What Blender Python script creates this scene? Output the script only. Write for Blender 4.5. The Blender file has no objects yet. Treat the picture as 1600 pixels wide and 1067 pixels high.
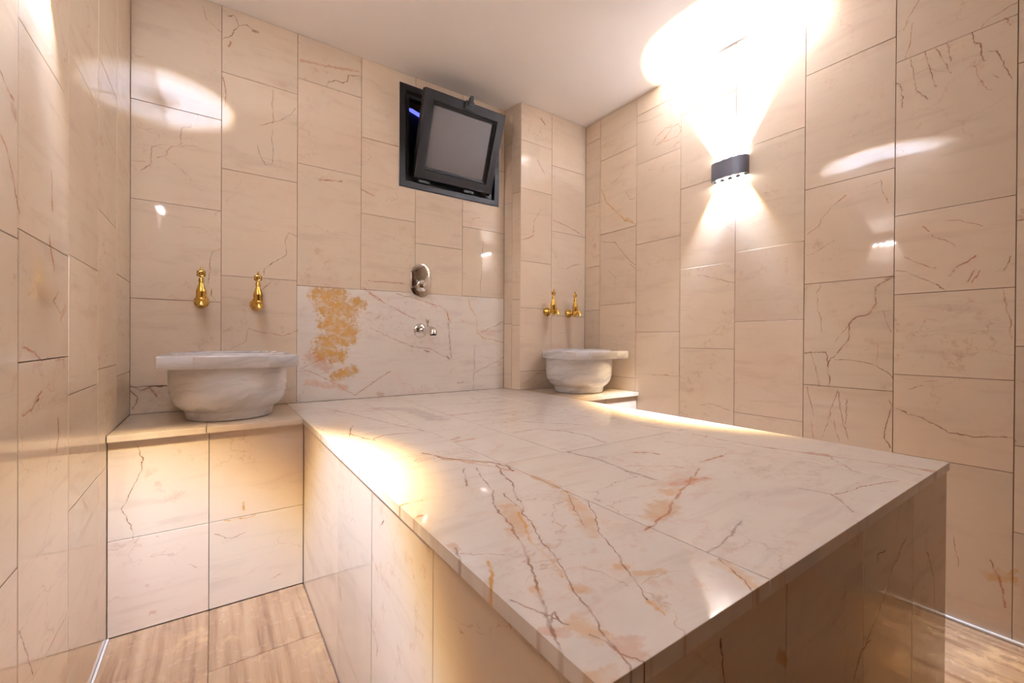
import bpy, bmesh, math, random
from mathutils import Vector, Matrix
R = random.Random(7)
S = bpy.context.scene
COL = S.collection

# ------------------------------------------------------------------ camera, world, exposure
YAW, PITCH, ROLL = math.radians(34.7366), math.radians(-0.2283), math.radians(0.3309)
CAM_H = 0.92
_D = Vector((math.sin(YAW), math.cos(YAW), 0)); _R = Vector((math.cos(YAW), -math.sin(YAW), 0)); _U = Vector((0, 0, 1))
D2 = math.cos(PITCH)*_D + math.sin(PITCH)*_U
U2 = -math.sin(PITCH)*_D + math.cos(PITCH)*_U
R3 = math.cos(ROLL)*_R + math.sin(ROLL)*U2
U3 = -math.sin(ROLL)*_R + math.cos(ROLL)*U2
cam_d = bpy.data.cameras.new('camera'); cam = bpy.data.objects.new('camera', cam_d); COL.objects.link(cam)
cam.matrix_world = Matrix(((R3.x, U3.x, -D2.x, 0), (R3.y, U3.y, -D2.y, 0), (R3.z, U3.z, -D2.z, CAM_H), (0, 0, 0, 1)))
cam_d.sensor_fit = 'HORIZONTAL'; cam_d.sensor_width = 36; cam_d.lens = 670.74*36/1600; cam_d.clip_start = 0.01
S.camera = cam
w = bpy.data.worlds.new('night'); S.world = w; w.use_nodes = True
w.node_tree.nodes['Background'].inputs[0].default_value = (0.010, 0.011, 0.016, 1)
w.node_tree.nodes['Background'].inputs[1].default_value = 1.0
S.view_settings.view_transform = 'Standard'; S.view_settings.look = 'None'
S.view_settings.gamma = 1; S.view_settings.use_curve_mapping = False
S.view_settings.exposure = 0.82
S.cycles.max_bounces = 9; S.cycles.diffuse_bounces = 7; S.cycles.glossy_bounces = 4
S.cycles.sample_clamp_indirect = 6.0; S.cycles.adaptive_threshold = 0.03
LED_DOWN, LED_UP = 30.5, 320.0        # radiant watts of each LED lens, shining down and up
LED_COLOR = (0.84, 0.96, 1.26)

# ------------------------------------------------------------------ measured room
Yb, Yp, Xr, Xl, Zc, Zs = 2.2002, 2.0626, 2.0155, -0.2675, 2.3274, 0.6221
YF = -1.10                           # wall behind the camera

# veins and patches of single stones, measured in metres on each surface, width, line)
VEINS = {
 'back': [
  ('d',0.0016,[(-0.059,1.839),(-0.083,1.786),(-0.111,1.771),(-0.114,1.706),(-0.149,1.683),(-0.159,1.649),(-0.184,1.634)]),
  ('d',0.0016,[(-0.159,1.694),(-0.174,1.687),(-0.204,1.672),(-0.206,1.608),(-0.233,1.575)]),
  ('r',0.001,[(-0.263,1.602),(-0.222,1.610)]),
  ('r',0.001,[(-0.149,1.689),(-0.060,1.709)]),
  ('o',0.0022,[(0.021,1.300),(-0.012,1.279)]),
  ('d',0.0014,[(-0.012,1.279),(-0.017,1.218),(-0.022,1.150)]),
  ('d',0.0014,[(-0.006,1.125),(-0.009,1.103),(0.002,1.078)]),
  ('r',0.001,[(-0.108,1.375),(-0.055,1.379),(-0.023,1.361)]),
  ('d',0.004,[(-0.264,0.731),(-0.235,0.714),(-0.197,0.729),(-0.163,0.725)]),
  ('d',0.003,[(-0.262,0.711),(-0.247,0.685),(-0.263,0.641)]),
  ('r',0.006,[(-0.207,0.722),(-0.187,0.691)]),
  ('r',0.003,[(0.028,2.027),(0.037,1.976),(0.031,1.907)]),
  ('d',0.0016,[(0.307,1.979),(0.280,1.941),(0.235,1.899),(0.160,1.863)]),
  ('d',0.0016,[(0.212,1.858),(0.208,1.828),(0.215,1.758),(0.213,1.709),(0.186,1.692),(0.161,1.736),(0.151,1.770)]),
  ('r',0.002,[(0.212,2.035),(0.215,1.887)]),
  ('d',0.002,[(0.024,2.188),(0.058,2.209),(0.081,2.266),(0.111,2.286),(0.147,2.266)]),
  ('d',0.002,[(0.046,2.295),(0.069,2.302),(0.081,2.266)]),
  ('d',0.008,[(0.140,2.266),(0.157,2.267)]),
  ('r',0.006,[(0.053,2.186),(0.046,2.165)]),
  ('d',0.0016,[(0.309,1.395),(0.276,1.405),(0.265,1.363),(0.269,1.305),(0.224,1.268),(0.181,1.231),(0.177,1.202)]),
  ('r',0.0018,[(0.317,0.959),(0.258,0.929),(0.151,0.953),(0.123,0.961),(0.113,0.910),(0.052,0.871)]),
  ('r',0.003,[(0.163,1.128),(0.205,1.168)]),
  ('d',0.0028,[(0.597,2.225),(0.540,2.216),(0.533,2.182),(0.510,2.166),(0.481,2.169),(0.444,2.147),(0.434,2.125)]),
  ('r',0.008,[(0.326,2.206),(0.437,2.224),(0.586,2.250)]),
  ('r',0.006,[(0.410,1.677),(0.512,1.687)]),
  ('r',0.003,[(0.604,1.668),(0.668,1.649)]),
  ('r',0.004,[(0.638,1.216),(0.822,1.215)]),
  ('r',0.002,[(1.313,1.501),(1.301,1.302),(1.293,1.188)]),
  ('r',0.002,[(1.234,1.617),(1.290,1.642)]),
  ('d',0.0012,[(-0.040,2.294),(-0.025,2.243),(0.019,2.213)]),
  ('r',0.003,[(0.606,1.175),(0.622,1.170),(0.670,1.141),(0.762,1.088),(0.894,1.025)]),
  ('r',0.008,[(0.647,1.152),(0.693,1.122)]),
  ('r',0.003,[(0.787,1.158),(0.860,1.146),(0.927,1.129),(1.029,1.106),(1.072,1.085),(1.086,1.040),(1.095,1.012)]),
  ('o',0.006,[(1.080,1.073),(1.089,1.030)]),
  ('o',0.0035,[(1.211,1.164),(1.231,1.107),(1.266,1.054),(1.276,0.961),(1.321,0.926),(1.396,0.919),(1.459,0.903)]),
  ('r',0.002,[(1.462,1.033),(1.384,0.996),(1.303,0.962)]),
  ('r',0.002,[(0.655,0.977),(0.788,0.913),(0.861,0.882)]),
  ('d',0.002,[(0.861,0.882),(0.975,0.866),(1.096,0.809)]),
  ('d',0.006,[(0.947,0.857),(0.969,0.850)]),
  ('d',0.006,[(1.078,0.827),(1.098,0.808)]),
  ('r',0.002,[(1.464,0.809),(1.349,0.765),(1.255,0.721)]),
  ('g',0.003,[(1.260,0.884),(1.255,0.721),(1.251,0.629)]),
  ('r',0.003,[(0.331,0.783),(0.442,0.838)]),
  ('r',0.003,[(0.344,0.778),(0.457,0.720),(0.577,0.642),(0.656,0.694),(0.755,0.756)]),
  ('d',0.004,[(1.147,0.672),(1.181,0.674)]),
  ('r',0.02,[(0.358,0.713),(0.531,0.682)]),
  ('r',0.014,[(0.689,0.643),(0.715,0.635)]),
  ('g',0.006,[(1.085,1.011),(1.106,0.812)]),
  ('r',0.006,[(0.629,1.048),(0.654,1.055)]),
  ('o',0.005,[(0.680,1.023),(0.697,1.037)]),
  ('y',0.055,[(0.404,1.133),(0.499,1.133)]),
  ('y',0.06,[(0.435,1.071),(0.545,1.060)]),
  ('y',0.065,[(0.456,0.995),(0.545,0.965)]),
  ('y',0.05,[(0.428,0.902),(0.545,0.918)]),
  ('y',0.045,[(0.414,0.850),(0.501,0.837)]),
  ('y',0.035,[(0.486,0.737),(0.570,0.765)]),
  ('r',0.04,[(0.372,0.827),(0.442,0.795)]),
  ('y',0.03,[(0.566,1.109),(0.610,1.092)]),
 ],
 'pil': [
  ('r',0.004,[(1.612,2.013),(1.662,1.947)]),
  ('d',0.0016,[(1.639,1.715),(1.590,1.641),(1.586,1.563)]),
  ('r',0.004,[(1.500,1.512),(1.586,1.551)]),
  ('r',0.003,[(1.741,1.665),(1.876,1.646),(1.995,1.609)]),
  ('r',0.003,[(1.851,1.376),(1.962,1.421)]),
  ('r',0.006,[(1.635,2.272),(1.670,2.244)]),
  ('r',0.002,[(1.525,0.656),(1.646,0.728)]),
 ],
 'right': [
  ('r',0.0025,[(1.534,2.017),(1.513,2.049),(1.451,2.077),(1.373,2.071),(1.354,2.038),(1.372,2.005),(1.451,2.007),(1.513,2.009)]),
  ('r',0.003,[(1.492,2.005),(1.463,2.019),(1.419,2.054),(1.412,2.075)]),
  ('r',0.002,[(1.434,1.949),(1.364,1.972)]),
  ('d',0.0018,[(1.436,2.210),(1.416,2.149),(1.424,2.135)]),
  ('d',0.0014,[(1.646,2.183),(1.557,2.163),(1.464,2.161)]),
  ('o',0.004,[(1.920,1.882),(1.878,1.780),(1.799,1.711),(1.736,1.638),(1.653,1.601)]),
  ('r',0.002,[(1.840,1.897),(1.788,1.901),(1.754,1.929)]),
  ('o',0.012,[(1.722,1.641),(1.674,1.611)]),
  ('r',0.0018,[(1.723,1.805),(1.689,1.750),(1.652,1.748)]),
  ('d',0.0018,[(1.917,1.547),(1.810,1.518),(1.735,1.437),(1.651,1.358)]),
  ('r',0.002,[(1.686,1.373),(1.653,1.338)]),
  ('d',0.001,[(1.861,1.358),(1.798,1.299),(1.808,1.261)]),
  ('r',0.0016,[(0.767,1.361),(0.730,1.386),(0.719,1.416),(0.670,1.468),(0.635,1.489)]),
  ('r',0.0014,[(0.769,1.279),(0.717,1.294),(0.669,1.316)]),
  ('d',0.0014,[(0.532,1.515),(0.524,1.466),(0.505,1.423)]),
  ('r',0.0014,[(0.573,1.503),(0.533,1.511)]),
  ('d',0.0016,[(0.714,1.154),(0.731,1.122),(0.722,1.041),(0.708,0.956)]),
  ('d',0.004,[(0.491,1.156),(0.510,1.141),(0.543,1.125),(0.538,1.067),(0.556,1.027),(0.600,1.016),(0.625,0.987),(0.621,0.942),(0.624,0.920)]),
  ('d',0.0014,[(0.625,0.987),(0.668,0.924)]),
  ('d',0.01,[(0.514,1.148),(0.494,1.152)]),
  ('o',0.009,[(0.556,1.035),(0.541,1.053)]),
  ('d',0.003,[(0.624,0.920),(0.660,0.875),(0.692,0.840),(0.700,0.874),(0.749,0.873),(0.772,0.868)]),
  ('d',0.003,[(0.692,0.840),(0.687,0.785),(0.684,0.747)]),
  ('d',0.002,[(0.749,0.873),(0.731,0.815),(0.719,0.744)]),
  ('d',0.0016,[(0.666,0.850),(0.594,0.847),(0.531,0.832),(0.488,0.788)]),
  ('r',0.0012,[(0.537,0.920),(0.532,0.835)]),
  ('r',0.0012,[(0.519,1.031),(0.504,0.976),(0.496,0.953)]),
  ('r',0.001,[(0.556,1.028),(0.492,1.032)]),
  ('d',0.0018,[(0.763,0.733),(0.751,0.688),(0.739,0.618)]),
  ('d',0.0014,[(0.656,0.731),(0.680,0.645),(0.707,0.532)]),
  ('d',0.0018,[(0.654,0.725),(0.643,0.626),(0.630,0.584),(0.624,0.548)]),
  ('d',0.0018,[(0.628,0.702),(0.630,0.584)]),
  ('d',0.0016,[(0.670,0.610),(0.653,0.530)]),
  ('d',0.0024,[(0.500,0.707),(0.495,0.689),(0.503,0.636),(0.514,0.569),(0.494,0.538)]),
  ('r',0.0012,[(0.748,0.600),(0.738,0.526)]),
  ('d',0.0022,[(0.482,0.681),(0.446,0.667),(0.412,0.660),(0.388,0.642),(0.352,0.621),(0.319,0.617),(0.202,0.628),(0.198,0.617)]),
  ('r',0.001,[(0.407,0.786),(0.373,0.791)]),
  ('r',0.0016,[(0.446,0.758),(0.413,0.770)]),
  ('d',0.0018,[(0.392,1.287),(0.361,1.265),(0.330,1.238)]),
  ('r',0.0018,[(0.458,1.224),(0.420,1.198),(0.376,1.170)]),
  ('d',0.0016,[(0.484,1.173),(0.453,1.169),(0.403,1.135),(0.356,1.098)]),
  ('r',0.003,[(0.346,1.144),(0.330,1.173),(0.289,1.199)]),
  ('r',0.003,[(0.307,1.122),(0.290,1.154)]),
  ('r',0.003,[(0.296,1.117),(0.276,1.148)]),
  ('r',0.0016,[(0.361,1.328),(0.324,1.324),(0.273,1.294)]),
  ('r',0.002,[(0.417,1.319),(0.400,1.300)]),
  ('d',0.002,[(0.225,1.141),(0.212,1.187)]),
  ('d',0.0022,[(0.448,1.916),(0.439,1.828),(0.430,1.792),(0.404,1.756)]),
  ('d',0.0026,[(0.411,1.922),(0.401,1.886),(0.392,1.827),(0.384,1.788)]),
  ('d',0.0018,[(0.387,1.920),(0.369,1.880),(0.349,1.816)]),
  ('d',0.0016,[(0.358,1.922),(0.348,1.858)]),
  ('d',0.0026,[(0.302,1.925),(0.297,1.888),(0.284,1.881),(0.277,1.836),(0.270,1.817)]),
  ('d',0.002,[(0.262,1.841),(0.248,1.835),(0.229,1.770),(0.215,1.733)]),
  ('d',0.0026,[(0.489,1.854),(0.478,1.845),(0.469,1.797),(0.466,1.759)]),
  ('r',0.0014,[(0.291,1.828),(0.288,1.785),(0.276,1.738),(0.258,1.716)]),
  ('d',0.0014,[(0.259,1.770),(0.245,1.745)]),
  ('r',0.002,[(0.230,1.925),(0.217,1.897)]),
  ('r',0.001,[(0.439,1.861),(0.404,1.862),(0.357,1.826)]),
  ('d',0.0014,[(0.431,2.113),(0.456,2.062),(0.468,2.030)]),
  ('d',0.0018,[(0.208,1.960),(0.257,1.946),(0.278,1.928)]),
  ('r',0.0014,[(0.444,2.039),(0.452,1.987),(0.465,1.929)]),
  ('r',0.0022,[(1.193,2.313),(1.209,2.234),(1.192,2.210)]),
  ('r',0.009,[(1.264,2.164),(1.229,2.155),(1.239,2.127),(1.256,2.112)]),
  ('o',0.009,[(0.232,0.210),(0.212,0.199),(0.195,0.223)]),
  ('r',0.004,[(0.252,0.232),(0.232,0.190),(0.215,0.099)]),
  ('d',0.001,[(0.333,0.272),(0.319,0.182)]),
  ('r',0.0016,[(0.226,1.089),(0.213,0.990),(0.208,0.931)]),
  ('r',0.003,[(1.523,0.731),(1.362,0.732)]),
  ('r',0.002,[(1.234,0.599),(1.190,0.611),(1.086,0.594)]),
  ('r',0.002,[(1.256,1.253),(1.155,1.225),(1.070,1.194)]),
  ('o',0.02,[(0.252,0.181),(0.205,0.192)]),
 ],
 'left': [
  ('r',0.004,[(0.978,1.324),(1.005,1.309),(1.035,1.303)]),
  ('r',0.012,[(1.028,1.287),(1.039,1.283)]),
  ('r',0.004,[(0.978,1.226),(1.005,1.214),(1.028,1.187),(1.031,1.175),(1.042,1.152),(1.059,1.125)]),
  ('d',0.0024,[(1.058,0.428),(1.094,0.369),(1.127,0.312)]),
  ('r',0.003,[(1.072,0.786),(1.118,0.790),(1.142,0.810),(1.167,0.817)]),
  ('r',0.004,[(1.271,0.749),(1.280,0.714),(1.263,0.684)]),
  ('d',0.004,[(1.138,0.801),(1.152,0.807)]),
  ('r',0.006,[(1.226,1.247),(1.235,1.173)]),
  ('r',0.006,[(1.219,1.118),(1.244,1.058)]),
  ('r',0.01,[(1.293,0.956),(1.326,0.985)]),
  ('r',0.003,[(1.071,0.905),(1.152,0.880),(1.317,0.871)]),
  ('d',0.002,[(1.270,1.015),(1.244,0.993),(1.292,0.970)]),
 ],
 'slab': [
  ('r',0.003,[(0.390,1.968),(0.435,1.799),(0.493,1.573),(0.526,1.433),(0.561,1.310)]),
  ('r',0.0015,[(0.272,2.058),(0.389,1.969)]),
  ('d',0.004,[(0.451,1.052),(0.474,0.975),(0.517,0.930),(0.556,0.887),(0.566,0.839),(0.558,0.797)]),
  ('o',0.012,[(0.464,0.972),(0.544,0.891)]),
  ('d',0.0025,[(0.479,0.878),(0.438,0.807),(0.424,0.768)]),
  ('d',0.002,[(0.501,0.864),(0.467,0.778),(0.453,0.717)]),
  ('d',0.003,[(0.552,0.861),(0.518,0.769),(0.511,0.734),(0.469,0.653),(0.443,0.599)]),
  ('d',0.003,[(0.453,0.717),(0.413,0.650),(0.397,0.588),(0.388,0.556),(0.369,0.505),(0.331,0.419),(0.311,0.385),(0.286,0.342),(0.277,0.317),(0.266,0.287),(0.264,0.274)]),
  ('o',0.004,[(0.435,0.601),(0.387,0.505),(0.375,0.446),(0.363,0.407)]),
  ('d',0.0022,[(0.466,0.692),(0.449,0.644),(0.440,0.597),(0.416,0.530),(0.386,0.449),(0.364,0.393),(0.348,0.360),(0.327,0.308),(0.321,0.285),(0.318,0.271),(0.308,0.254)]),
  ('d',0.0018,[(0.571,0.637),(0.537,0.579),(0.482,0.493)]),
  ('d',0.0018,[(0.571,0.575),(0.539,0.527),(0.493,0.465),(0.444,0.379),(0.412,0.316)]),
  ('o',0.0018,[(0.412,0.316),(0.402,0.288)]),
  ('d',0.002,[(0.282,0.404),(0.296,0.363),(0.304,0.336)]),
  ('d',0.0018,[(0.313,0.312),(0.319,0.291),(0.320,0.274),(0.330,0.253)]),
  ('d',0.002,[(0.566,0.321),(0.542,0.272),(0.529,0.256)]),
  ('o',0.012,[(0.561,0.314),(0.551,0.279),(0.541,0.260)]),
  ('r',0.004,[(1.258,0.797),(1.258,0.707),(1.278,0.579)]),
  ('r',0.0035,[(1.278,0.579),(1.312,0.456),(1.349,0.351),(1.370,0.268)]),
  ('r',0.02,[(1.313,0.482),(1.319,0.455)]),
  ('r',0.018,[(1.365,0.265),(1.369,0.257)]),
  ('r',0.004,[(0.559,0.432),(0.643,0.457),(0.798,0.519),(0.930,0.576)]),
  ('r',0.018,[(0.785,0.536),(0.828,0.535),(0.874,0.526)]),
  ('r',0.005,[(0.820,0.537),(0.879,0.526)]),
  ('o',0.03,[(0.613,0.464),(0.678,0.479)]),
  ('o',0.02,[(0.732,0.514),(0.764,0.514)]),
  ('r',0.006,[(0.983,0.600),(1.086,0.606)]),
  ('r',0.002,[(1.088,0.608),(1.121,0.609),(1.151,0.574)]),
  ('r',0.006,[(0.919,0.754),(0.952,0.733),(0.958,0.702)]),
  ('r',0.0018,[(0.806,0.679),(0.895,0.620),(0.905,0.601)]),
  ('d',0.003,[(0.898,0.618),(0.904,0.596)]),
  ('g',0.007,[(0.777,0.848),(0.791,0.748),(0.776,0.663),(0.780,0.579)]),
  ('r',0.002,[(1.000,0.328),(1.105,0.313),(1.207,0.281)]),
  ('g',0.004,[(0.972,0.379),(0.994,0.332),(0.920,0.278)]),
  ('g',0.003,[(0.573,0.344),(0.610,0.342),(0.668,0.354),(0.719,0.362)]),
  ('o',0.022,[(0.435,0.635),(0.391,0.540)]),
  ('o',0.018,[(0.493,0.500),(0.482,0.474)]),
  ('o',0.012,[(0.362,0.377),(0.366,0.367)]),
  ('o',0.016,[(0.313,0.330),(0.316,0.310),(0.320,0.301)]),
  ('r',0.018,[(0.328,0.279),(0.335,0.273)]),
  ('o',0.02,[(0.276,0.267),(0.282,0.261)]),
  ('o',0.008,[(0.434,0.386),(0.444,0.379)]),
  ('o',0.009,[(0.446,0.359),(0.476,0.343)]),
  ('o',0.008,[(0.411,0.310),(0.406,0.296)]),
  ('o',0.012,[(0.551,0.317),(0.550,0.308)]),
  ('o',0.012,[(0.583,1.117),(0.643,1.127)]),
  ('r',0.012,[(0.584,1.146),(0.612,1.167)]),
  ('r',0.008,[(0.551,0.993),(0.569,0.990)]),
  ('o',0.02,[(0.560,0.629),(0.530,0.553),(0.489,0.488)]),
  ('o',0.012,[(0.573,0.738),(0.573,0.664)]),
  ('r',0.003,[(0.896,1.289),(1.022,1.150),(1.072,1.090)]),
  ('r',0.003,[(0.785,1.129),(0.891,1.131),(0.945,1.048),(0.953,0.954),(0.935,0.867)]),
  ('r',0.002,[(1.230,1.287),(1.344,1.309),(1.357,1.083)]),
  ('g',0.05,[(0.577,1.842),(0.679,1.736),(0.687,1.470)]),  # broad grey patch, darker than the stone around it
  ('d',0.002,[(0.292,1.498),(0.283,1.553)]),
  ('d',0.0022,[(0.335,1.349),(0.389,1.522)]),
  ('r',0.003,[(0.382,1.278),(0.432,1.316),(0.512,1.308)]),
  ('r',0.005,[(0.347,1.394),(0.387,1.265)]),
  ('r',0.002,[(0.407,0.996),(0.424,1.019)]),
  ('o',0.004,[(0.274,0.743),(0.317,0.744)]),
  ('r',0.006,[(0.263,0.669),(0.290,0.682)]),
  ('d',0.003,[(0.287,0.548),(0.278,0.526),(0.258,0.477)]),
  ('o',0.004,[(0.301,0.486),(0.278,0.439),(0.264,0.424)]),
  ('r',0.01,[(0.286,0.561),(0.285,0.543)]),
  ('d',0.0018,[(1.095,0.781),(1.140,0.687),(1.172,0.640)]),
  ('g',0.004,[(1.244,0.965),(1.272,0.858),(1.327,0.846)]),
  ('r',0.002,[(1.304,0.436),(1.212,0.367),(1.213,0.349)]),
  ('r',0.002,[(1.334,0.329),(1.306,0.288),(1.305,0.266)]),
  ('r',0.008,[(0.465,1.013),(0.558,0.802)]),
  ('d',0.002,[(0.289,0.346),(0.307,0.359),(0.302,0.346)]),
  ('o',0.01,[(0.319,0.403),(0.314,0.391)]),
  ('r',0.008,[(0.279,0.341),(0.293,0.328)]),
 ],
 'bench': [
  ('d',0.0014,[(-0.200,0.581),(-0.184,0.542),(-0.186,0.502),(-0.212,0.437),(-0.234,0.392),(-0.214,0.337),(-0.207,0.292)]),
  ('o',0.003,[(0.029,0.290),(0.123,0.292)]),
  ('o',0.006,[(0.083,0.344),(0.087,0.319)]),
  ('r',0.002,[(-0.063,0.173),(-0.049,0.152)]),
  ('r',0.008,[(-0.163,0.046),(-0.154,0.044)]),
  ('d',0.0012,[(0.002,0.253),(0.047,0.226),(0.094,0.240)]),
  ('r',0.0014,[(0.164,0.049),(0.205,0.060)]),
 ],
 'front': [
  ('d',0.0022,[(1.164,0.518),(1.074,0.486),(1.041,0.454),(0.971,0.414),(0.926,0.393)]),
  ('d',0.002,[(1.031,0.532),(0.990,0.536),(0.991,0.521)]),
  ('d',0.0024,[(1.321,0.446),(1.379,0.376),(1.394,0.288)]),
  ('d',0.002,[(0.867,0.357),(0.905,0.391),(0.952,0.394)]),
  ('o',0.012,[(0.605,0.515),(0.621,0.501)]),
  ('d',0.002,[(0.467,0.586),(0.475,0.534)]),
 ],
 'side': [
  ('o',0.01,[(1.216,0.270),(1.187,0.233)]),
  ('r',0.002,[(0.947,0.318),(0.879,0.288),(0.887,0.263)]),
  ('d',0.0014,[(0.866,0.540),(0.842,0.558),(0.862,0.537)]),
  ('r',0.003,[(0.519,0.523),(0.510,0.524)]),
  ('r',0.002,[(0.410,0.602),(0.397,0.591)]),
 ],
}
# ------------------------------------------------------------------ node helpers
class NT:
    def __init__(s, m):
        m.use_nodes = True; s.t = m.node_tree; s.t.nodes.clear()
    def new(s, kind, **kw):
        n = s.t.nodes.new(kind)
        for k, v in kw.items(): setattr(n, k, v)
        return n
    def put(s, sock, v):
        if hasattr(v, 'is_linked') or isinstance(v, bpy.types.NodeSocket): s.t.links.new(v, sock)
        else: sock.default_value = v
    def math(s, op, a, b=0.0, c=0.0, clamp=False):
        n = s.new('ShaderNodeMath', operation=op, use_clamp=clamp)
        for i, v in enumerate((a, b, c)): s.put(n.inputs[i], v)
        return n.outputs[0]
    def vec(s, op, a, b=(0, 0, 0), c=None, scale=None):
        n = s.new('ShaderNodeVectorMath', operation=op); s.put(n.inputs[0], a)
        if op != 'SCALE': s.put(n.inputs[1], b)
        if c is not None: s.put(n.inputs[2], c)
        if scale is not None: s.put(n.inputs['Scale'], scale)
        return n.outputs['Value'] if op in ('DOT_PRODUCT', 'DISTANCE', 'LENGTH') else n.outputs[0]
    def noise(s, v, scale, detail=4, rough=.55, dist=0.0, col=False):
        n = s.new('ShaderNodeTexNoise'); s.put(n.inputs['Vector'], v)
        n.inputs['Scale'].default_value = scale; n.inputs['Detail'].default_value = detail
        n.inputs['Roughness'].default_value = rough; n.inputs['Distortion'].default_value = dist
        return n.outputs['Color' if col else 'Fac']
    def maprange(s, v, a, b, c=0.0, d=1.0, smooth=True):
        n = s.new('ShaderNodeMapRange'); n.interpolation_type = 'SMOOTHSTEP' if smooth else 'LINEAR'
        s.put(n.inputs[0], v)
        for i, x in enumerate((a, b, c, d)): n.inputs[i+1].default_value = x
        return n.outputs[0]
    def mix(s, f, a, b):
        n = s.new('ShaderNodeMix', data_type='RGBA'); s.put(n.inputs[0], f)
        for k, v in ((6, a), (7, b)):
            s.put(n.inputs[k], v if not isinstance(v, tuple) or len(v) == 4 else (*v, 1))
        return n.outputs[2]
    def ramp(s, f, stops):
        n = s.new('ShaderNodeValToRGB'); s.put(n.inputs[0], f); e = n.color_ramp.elements
        while len(e) < len(stops): e.new(.5)
        for x, (p, c) in zip(e, stops): x.position = p; x.color = (*c, 1)
        return n.outputs[0]
    def out(s, bsdf):
        o = s.new('ShaderNodeOutputMaterial'); s.t.links.new(bsdf, o.inputs[0])
    def principled(s, color, rough=.5, metal=0.0, bump=None, bump_d=.001, bump_s=.3, **kw):
        p = s.new('ShaderNodeBsdfPrincipled')
        s.put(p.inputs['Base Color'], color if not isinstance(color, tuple) else (*color, 1))
        s.put(p.inputs['Roughness'], rough); s.put(p.inputs['Metallic'], metal)
        for k, v in kw.items(): s.put(p.inputs[k.replace('_', ' ')], v)
        if bump is not None:
            b = s.new('ShaderNodeBump'); s.put(b.inputs['Height'], bump)
            b.inputs['Distance'].default_value = bump_d; b.inputs['Strength'].default_value = bump_s
            s.t.links.new(b.outputs[0], p.inputs['Normal'])
        s.out(p.outputs[0]); return p

KIND = {'y': (.47, .245, .034), 'd': (.185, .072, .028), 'r': (.40, .165, .085), 'o': (.55, .275, .055), 'g': (.42, .345, .30)}

def local_2d(n, axes, off, rnd=False):
    """object coordinates of the stone, brought into the plane of its surface (metres)"""
    tc = n.new('ShaderNodeTexCoord').outputs['Object']
    p = n.vec('ADD', tc, off)
    sp = n.new('ShaderNodeSeparateXYZ'); n.put(sp.inputs[0], p)
    cb = n.new('ShaderNodeCombineXYZ'); n.put(cb.inputs[0], sp.outputs[axes[0]]); n.put(cb.inputs[1], sp.outputs[axes[1]])
    q = cb.outputs[0]
    if rnd:
        oi = n.new('ShaderNodeObjectInfo').outputs['Random']
        sh = n.vec('SCALE', (37.1, 53.7, 71.3), scale=oi)
        return q, n.vec('ADD', q, sh), oi
    return q, q, None

def add_veins(n, q, base, veins):
    """stone veins and patches"""
    w1 = n.vec('SCALE', n.vec('SUBTRACT', n.noise(q, 14, 2, col=True), (.5, .5, .5)), scale=.022)
    w2 = n.vec('SCALE', n.vec('SUBTRACT', n.noise(q, 70, 3, col=True), (.5, .5, .5)), scale=.010)
    flat = n.vec('MULTIPLY', n.vec('ADD', n.vec('ADD', q, w1), w2), (1, 1, 0))
    brk = n.noise(q, 28, 3); cloud = n.noise(q, 55, 5, .7)
    c = base; last = None; count = 0; cur = flat
    for k in 'gyord':
        dm = None; wide = None
        for kind, wd, pts in veins:
            if kind != k: continue
            for a, b in zip(pts, pts[1:]):
                A = Vector((a[0], a[1], 0)); B = Vector((b[0], b[1], 0)); BA = B-A
                if BA.length < 1e-5: continue
                if last is not None and count % 4 == 0:      # evaluate a few lines at a time: the shader stack is small
                    cur = n.vec('MULTIPLY_ADD', last, (1e-7, 1e-7, 0), flat)
                count += 1
                pa = n.vec('SUBTRACT', cur, tuple(A))
                h = n.math('MULTIPLY', n.vec('DOT_PRODUCT', pa, tuple(BA)), 1/BA.length_squared, clamp=True)
                d = n.vec('DISTANCE', pa, n.vec('SCALE', tuple(BA), scale=h))
                d = n.math('MULTIPLY', d, 1/wd)
                if wd >= .008: wide = d if wide is None else n.math('MINIMUM', wide, d)
                else: dm = d if dm is None else n.math('MINIMUM', dm, d)
                last = wide if wd >= .008 else dm
        if dm is not None:
            f = n.math('MULTIPLY', n.maprange(dm, .15, 1.0, 1, 0), n.maprange(brk, .34, .58, .25, .95))
            halo = n.math('MULTIPLY', n.maprange(dm, .4, 4.5, .12, 0), n.maprange(cloud, .4, .65))
            c = n.mix(halo, c, KIND['r' if k == 'd' else k])
            c = n.mix(f, c, KIND[k])
        if wide is not None:
            m = n.math('ADD', wide, n.math('MULTIPLY', n.math('SUBTRACT', cloud, .5), 2.6))
            f = n.math('MULTIPLY', n.maprange(m, .45, 1.0, 1, 0), n.maprange(brk if k != 'y' else n.noise(q, 30, 8, .72), .33 if k == 'y' else .3, .58, .30, 1.0))
            c = n.mix(n.math('MULTIPLY', f, {'y': .95, 'g': .45, 'r': .50}.get(k, .55)), c, (.50, .215, .11) if k == 'r' else KIND[k])
    return c

def crack_field(n, p, scale, width, wob):
    """thin branching cracks: the edges of warped cells"""
    pw = n.vec('ADD', p, n.vec('SCALE', n.vec('SUBTRACT', n.noise(p, scale*2.2, 4, .65, col=True), (.5, .5, .5)), scale=wob/scale))
    v = n.new('ShaderNodeTexVoronoi', feature='DISTANCE_TO_EDGE'); n.put(v.inputs['Vector'], pw); v.inputs['Scale'].default_value = scale
    return n.maprange(v.outputs['Distance'], 0, width, 1, 0)

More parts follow.
